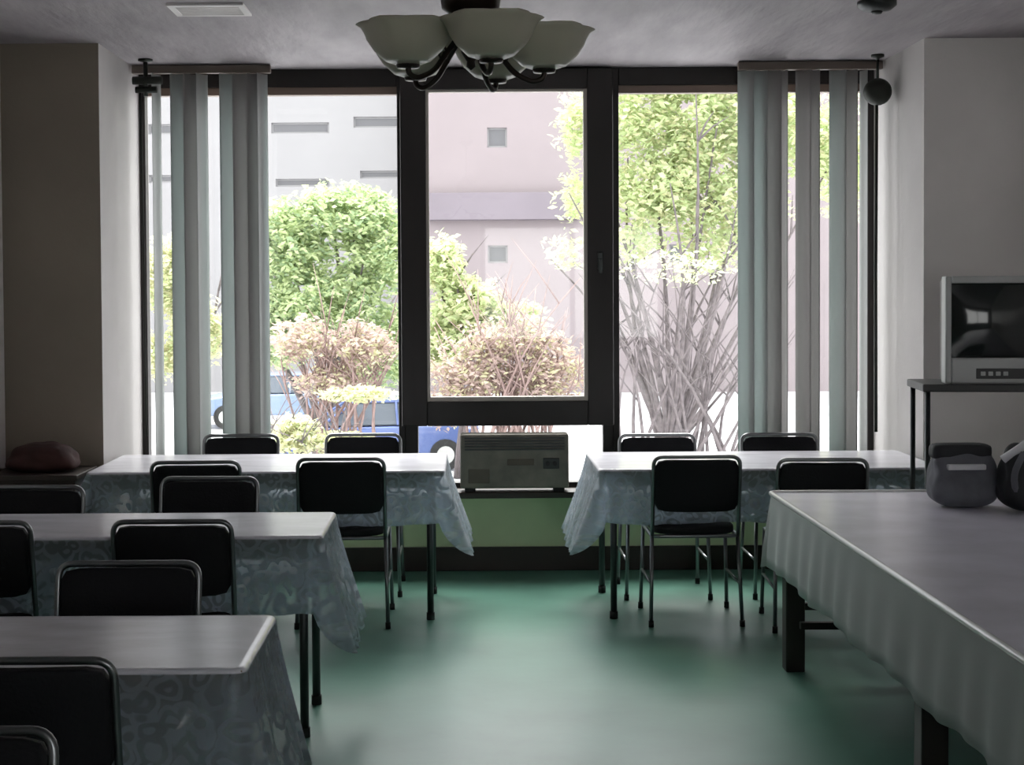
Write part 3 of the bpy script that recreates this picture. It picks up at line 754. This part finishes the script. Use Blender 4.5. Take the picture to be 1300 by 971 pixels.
# left bushy tree
s = 58; Y0 = 1900/s+1
base = (XO(415, s), Y0, GZ)
tips = [(XO(px, s), Y0+rng.uniform(-1.2, 1.2), ZO(py, s)) for px, py in ((350, 330), (380, 270), (415, 250), (450, 280), (485, 300), (430, 350), (370, 380), (500, 370), (320, 400))]
blobs = [blob(430, 270, s, 80, 46), blob(375, 320, s, 65, 50), blob(480, 330, s, 62, 60), blob(410, 385, s, 90, 50), blob(335, 390, s, 50, 65), blob(500, 420, s, 50, 45), blob(350, 440, s, 60, 32), blob(480, 470, s, 60, 26), blob(350, 290, s, 50, 50), blob(470, 280, s, 55, 45)]
tree('tree', 'rounded bright green tree, seen through the left pane', 'tree', base, tips, 0.11, blobs, 36000, 0.082, ['leaf_green', 'leaf_deep'], 'bark', 8)
# tree behind left blind
s = 55; Y0 = 1900/s+2
tree('tree', 'slim yellow-green tree glimpsed between the left blind slats', 'tree', (XO(230, s), Y0, GZ), [(XO(px, s), Y0, ZO(py, s)) for px, py in ((200, 330), (230, 300), (265, 340))], 0.08,
     [blob(215, 350, s, 50, 60), blob(250, 420, s, 45, 55), blob(200, 450, s, 40, 40)], 8000, 0.09, ['leaf_yellow', 'leaf_green'], 'bark', 12)
# central shrub
s = 66; Y0 = 1900/s
tree('shrub', 'bushy green shrub low in the middle sash', 'shrub', (XO(585, s), Y0, GZ), [(XO(px, s), Y0+rng.uniform(-.6, .6), ZO(py, s)) for px, py in ((550, 330), (575, 320), (600, 370), (640, 400), (665, 410))], 0.06,
     [blob(562, 335, s, 36, 44, .9), blob(595, 385, s, 52, 42, 1.), blob(650, 405, s, 55, 28, .8), blob(560, 430, s, 50, 50, .9)], 13000, 0.08, ['leaf_green', 'leaf_yellow'], 'bark', 15)
# pink-brown shrubs
s = 72; Y0 = 1900/s
def twigtips(cx, w, y0, y1, k, seed):
    r = random.Random(seed); return [(XO(cx+r.uniform(-w, w), s), Y0+r.uniform(-.6, .6), ZO(r.uniform(y0, y1), s)) for _ in range(k)]
tree('shrub', 'reddish twiggy shrub along the bottom of the middle sash', 'shrub', (XO(650, s), Y0, GZ), twigtips(650, 105, 350, 500, 40, 1), 0.035,
     [blob(600, 475, s, 70, 60, .8), blob(700, 480, s, 65, 60, .8), blob(650, 430, s, 85, 36, .7), blob(560, 520, s, 40, 30, .7)], 8500, 0.06, ['leaf_pink', 'leaf_yellow'], 'bark_pink', 21, jit=.9)
s = 70; Y0 = 1900/s
tree('shrub', 'pinkish flowering shrub below the rounded green tree', 'shrub', (XO(430, s), Y0, GZ), twigtips(430, 80, 390, 470, 26, 2), 0.035,
     [blob(455, 440, s, 60, 42, .8), blob(380, 430, s, 50, 36, .8), blob(420, 485, s, 60, 26, .8)], 6000, 0.06, ['leaf_pink', 'leaf_yellow'], 'bark_pink', 22, jit=.8)
s = 74; Y0 = 1900/s
tree('shrub', 'thicket of bare grey stems under the leaning tree', 'shrub', (XO(870, s), Y0, GZ), [(XO(870+k*11-130+rng.uniform(-8, 8), s), Y0+rng.uniform(-.8, .8), ZO(rng.uniform(330, 440), s)) for k in range(26)], 0.038,
     [blob(860, 340, s, 90, 30, .6)], 500, 0.06, ['leaf_green', 'leaf_yellow'], 'bark', 23, jit=1.1)
s = 80; Y0 = 1900/s
tree('shrub', 'low yellow-green shrub in front of the blue cars', 'shrub', (XO(390, s), Y0, GZ), twigtips(390, 60, 520, 570, 10, 4), 0.03,
     [blob(375, 550, s, 40, 30, .5), blob(425, 560, s, 55, 16, .5), blob(455, 500, s, 60, 12, .4)], 4500, 0.06, ['leaf_yellow', 'leaf_green'], 'bark', 24, jit=.6)

# parked cars
def car(x, y, rz, paint, label):
    t = thing('car', (x, y, GZ), label, 'car', rz, 'parked blue cars')
    prof = [(-2.1, .35), (-2.15, .62), (-2.0, .82), (-1.25, .95), (1.55, .97), (2.05, .88), (2.1, .6), (2.05, .35)]
    bm = bmesh.new(); n = 7; rings = []
    for k in range(n):
        u = 2*k/(n-1)-1; yy = u*0.84; sc_ = 1-0.05*abs(u)**3; top = 1-0.10*abs(u)**3
        rings.append([bm.verts.new((px*sc_, yy, .35+(pz-.35)*top)) for px, pz in prof])
    for a, b in zip(rings, rings[1:]):
        for k in range(len(prof)): bm.faces.new((a[k], a[(k+1) % len(prof)], b[(k+1) % len(prof)], b[k]))
    bm.faces.new(rings[0]); bm.faces.new(rings[-1]); build('body', bm, paint, t, 0.04)
    bm = bmesh.new()
    lo = [(-1.15, .95), (1.6, .95)]; hi = [(-0.45, 1.42), (1.1, 1.42)]
    A = [bm.verts.new(v) for v in ((-1.2, -.76, .93), (1.65, -.76, .93), (1.65, .76, .93), (-1.2, .76, .93))]
    B = [bm.verts.new(v) for v in ((-.5, -.6, 1.38), (1.15, -.6, 1.38), (1.15, .6, 1.38), (-.5, .6, 1.38))]
    for k in range(4): bm.faces.new((A[k], A[(k+1) % 4], B[(k+1) % 4], B[k]))
    bm.faces.new(A[::-1]); bm.faces.new(B); build('windows', bm, 'car_glass', t, 0.03)
    bm = bmesh.new(); box(bm, -.52, -.62, 1.375, 1.17, .62, 1.43)
    for sy in (-1, 1):
        tube(bm, [(-1.2, sy*.77, .93), (-.5, sy*.61, 1.40)], .035, 6); tube(bm, [(1.65, sy*.77, .93), (1.15, sy*.61, 1.40)], .04, 6); tube(bm, [(.35, sy*.78, .93), (.33, sy*.62, 1.40)], .03, 6)
    build('roof', bm, paint, t, 0.02)
    for wx in (-1.35, 1.3):
        for sy in (-1, 1):
            bm = bmesh.new(); tube(bm, [(wx, sy*.86, .32), (wx, sy*.66, .32)], .32, 20); wh = build('wheel', bm, 'tyre', t)
            bm = bmesh.new(); tube(bm, [(wx, sy*.875, .32), (wx, sy*.86, .32)], .18, 16); build('hub_cap', bm, 'tvcase', wh)
    for sy in (-1, 1):
        bm = bmesh.new(); box(bm, -2.14, sy*.6-.16, .62, -2.05, sy*.6+.16, .76); build('headlight', bm, 'rim_white', t, .02)
    return t
car(XO(478, 62), 1900/62, R(8), 'car_blue', 'deep blue car parked just left of the central sash')
car(XO(352, 47), 1900/47, R(5), 'car_slate', 'paler blue car parked farther off behind the green tree')

# ------------------------------------------------------------------ light
w = bpy.data.worlds.new('sky'); sc.world = w; w.use_nodes = True
nt = w.node_tree; bg = nt.nodes['Background']
sky = nt.nodes.new('ShaderNodeTexSky'); sky.sky_type = 'HOSEK_WILKIE'; sky.turbidity = 9; sky.ground_albedo = 0.5
sky.sun_direction = Vector((-0.35, -0.55, 0.76)).normalized()
mixn = nt.nodes.new('ShaderNodeMix'); mixn.data_type = 'RGBA'; mixn.inputs[0].default_value = 0.7
mixn.inputs[7].default_value = (1.0, 1.0, 1.03, 1)
nt.links.new(sky.outputs[0], mixn.inputs[6]); nt.links.new(mixn.outputs[2], bg.inputs['Color'])
bg.inputs['Strength'].default_value = 1.75
# bright hazy sun beyond the building, high above its roof: it back-lights the place
sl = bpy.data.lights.new('sun', 'SUN'); sl.energy = 3.6; sl.angle = R(55); sl.color = (1, 0.98, 0.96)
so = bpy.data.objects.new('sun', sl); C.objects.link(so)
so.rotation_euler = Vector((0.03, 0.53, 0.848)).to_track_quat('Z', 'Y').to_euler()

# ------------------------------------------------------------------ camera
F = 1900.0; PITCH, ROLL = R(1.6), R(0.35)
cd = bpy.data.cameras.new('camera'); cam = bpy.data.objects.new('camera', cd); C.objects.link(cam)
cd.sensor_fit = 'HORIZONTAL'; cd.sensor_width = 36; cd.lens = 36*F/1300
cd.shift_x = 60/1300; cd.shift_y = (-115.5+F*math.tan(PITCH))/1300
cd.clip_end = 300; cd.clip_start = 0.05
cam.location = (0, 0, 1.6)
cam.matrix_world = Matrix.Translation((0, 0, 1.6)) @ Matrix.Rotation(PI/2-PITCH, 4, 'X') @ Matrix.Rotation(-ROLL, 4, 'Z')
sc.camera = cam

sc.view_settings.view_transform = 'Standard'; sc.view_settings.look = 'None'
sc.view_settings.gamma = 1; sc.view_settings.use_curve_mapping = False
sc.view_settings.exposure = 1.62
sc.cycles.use_denoising = True
sc.cycles.max_bounces = 10; sc.cycles.diffuse_bounces = 5; sc.cycles.transparent_max_bounces = 24
sc.cycles.sample_clamp_indirect = 8
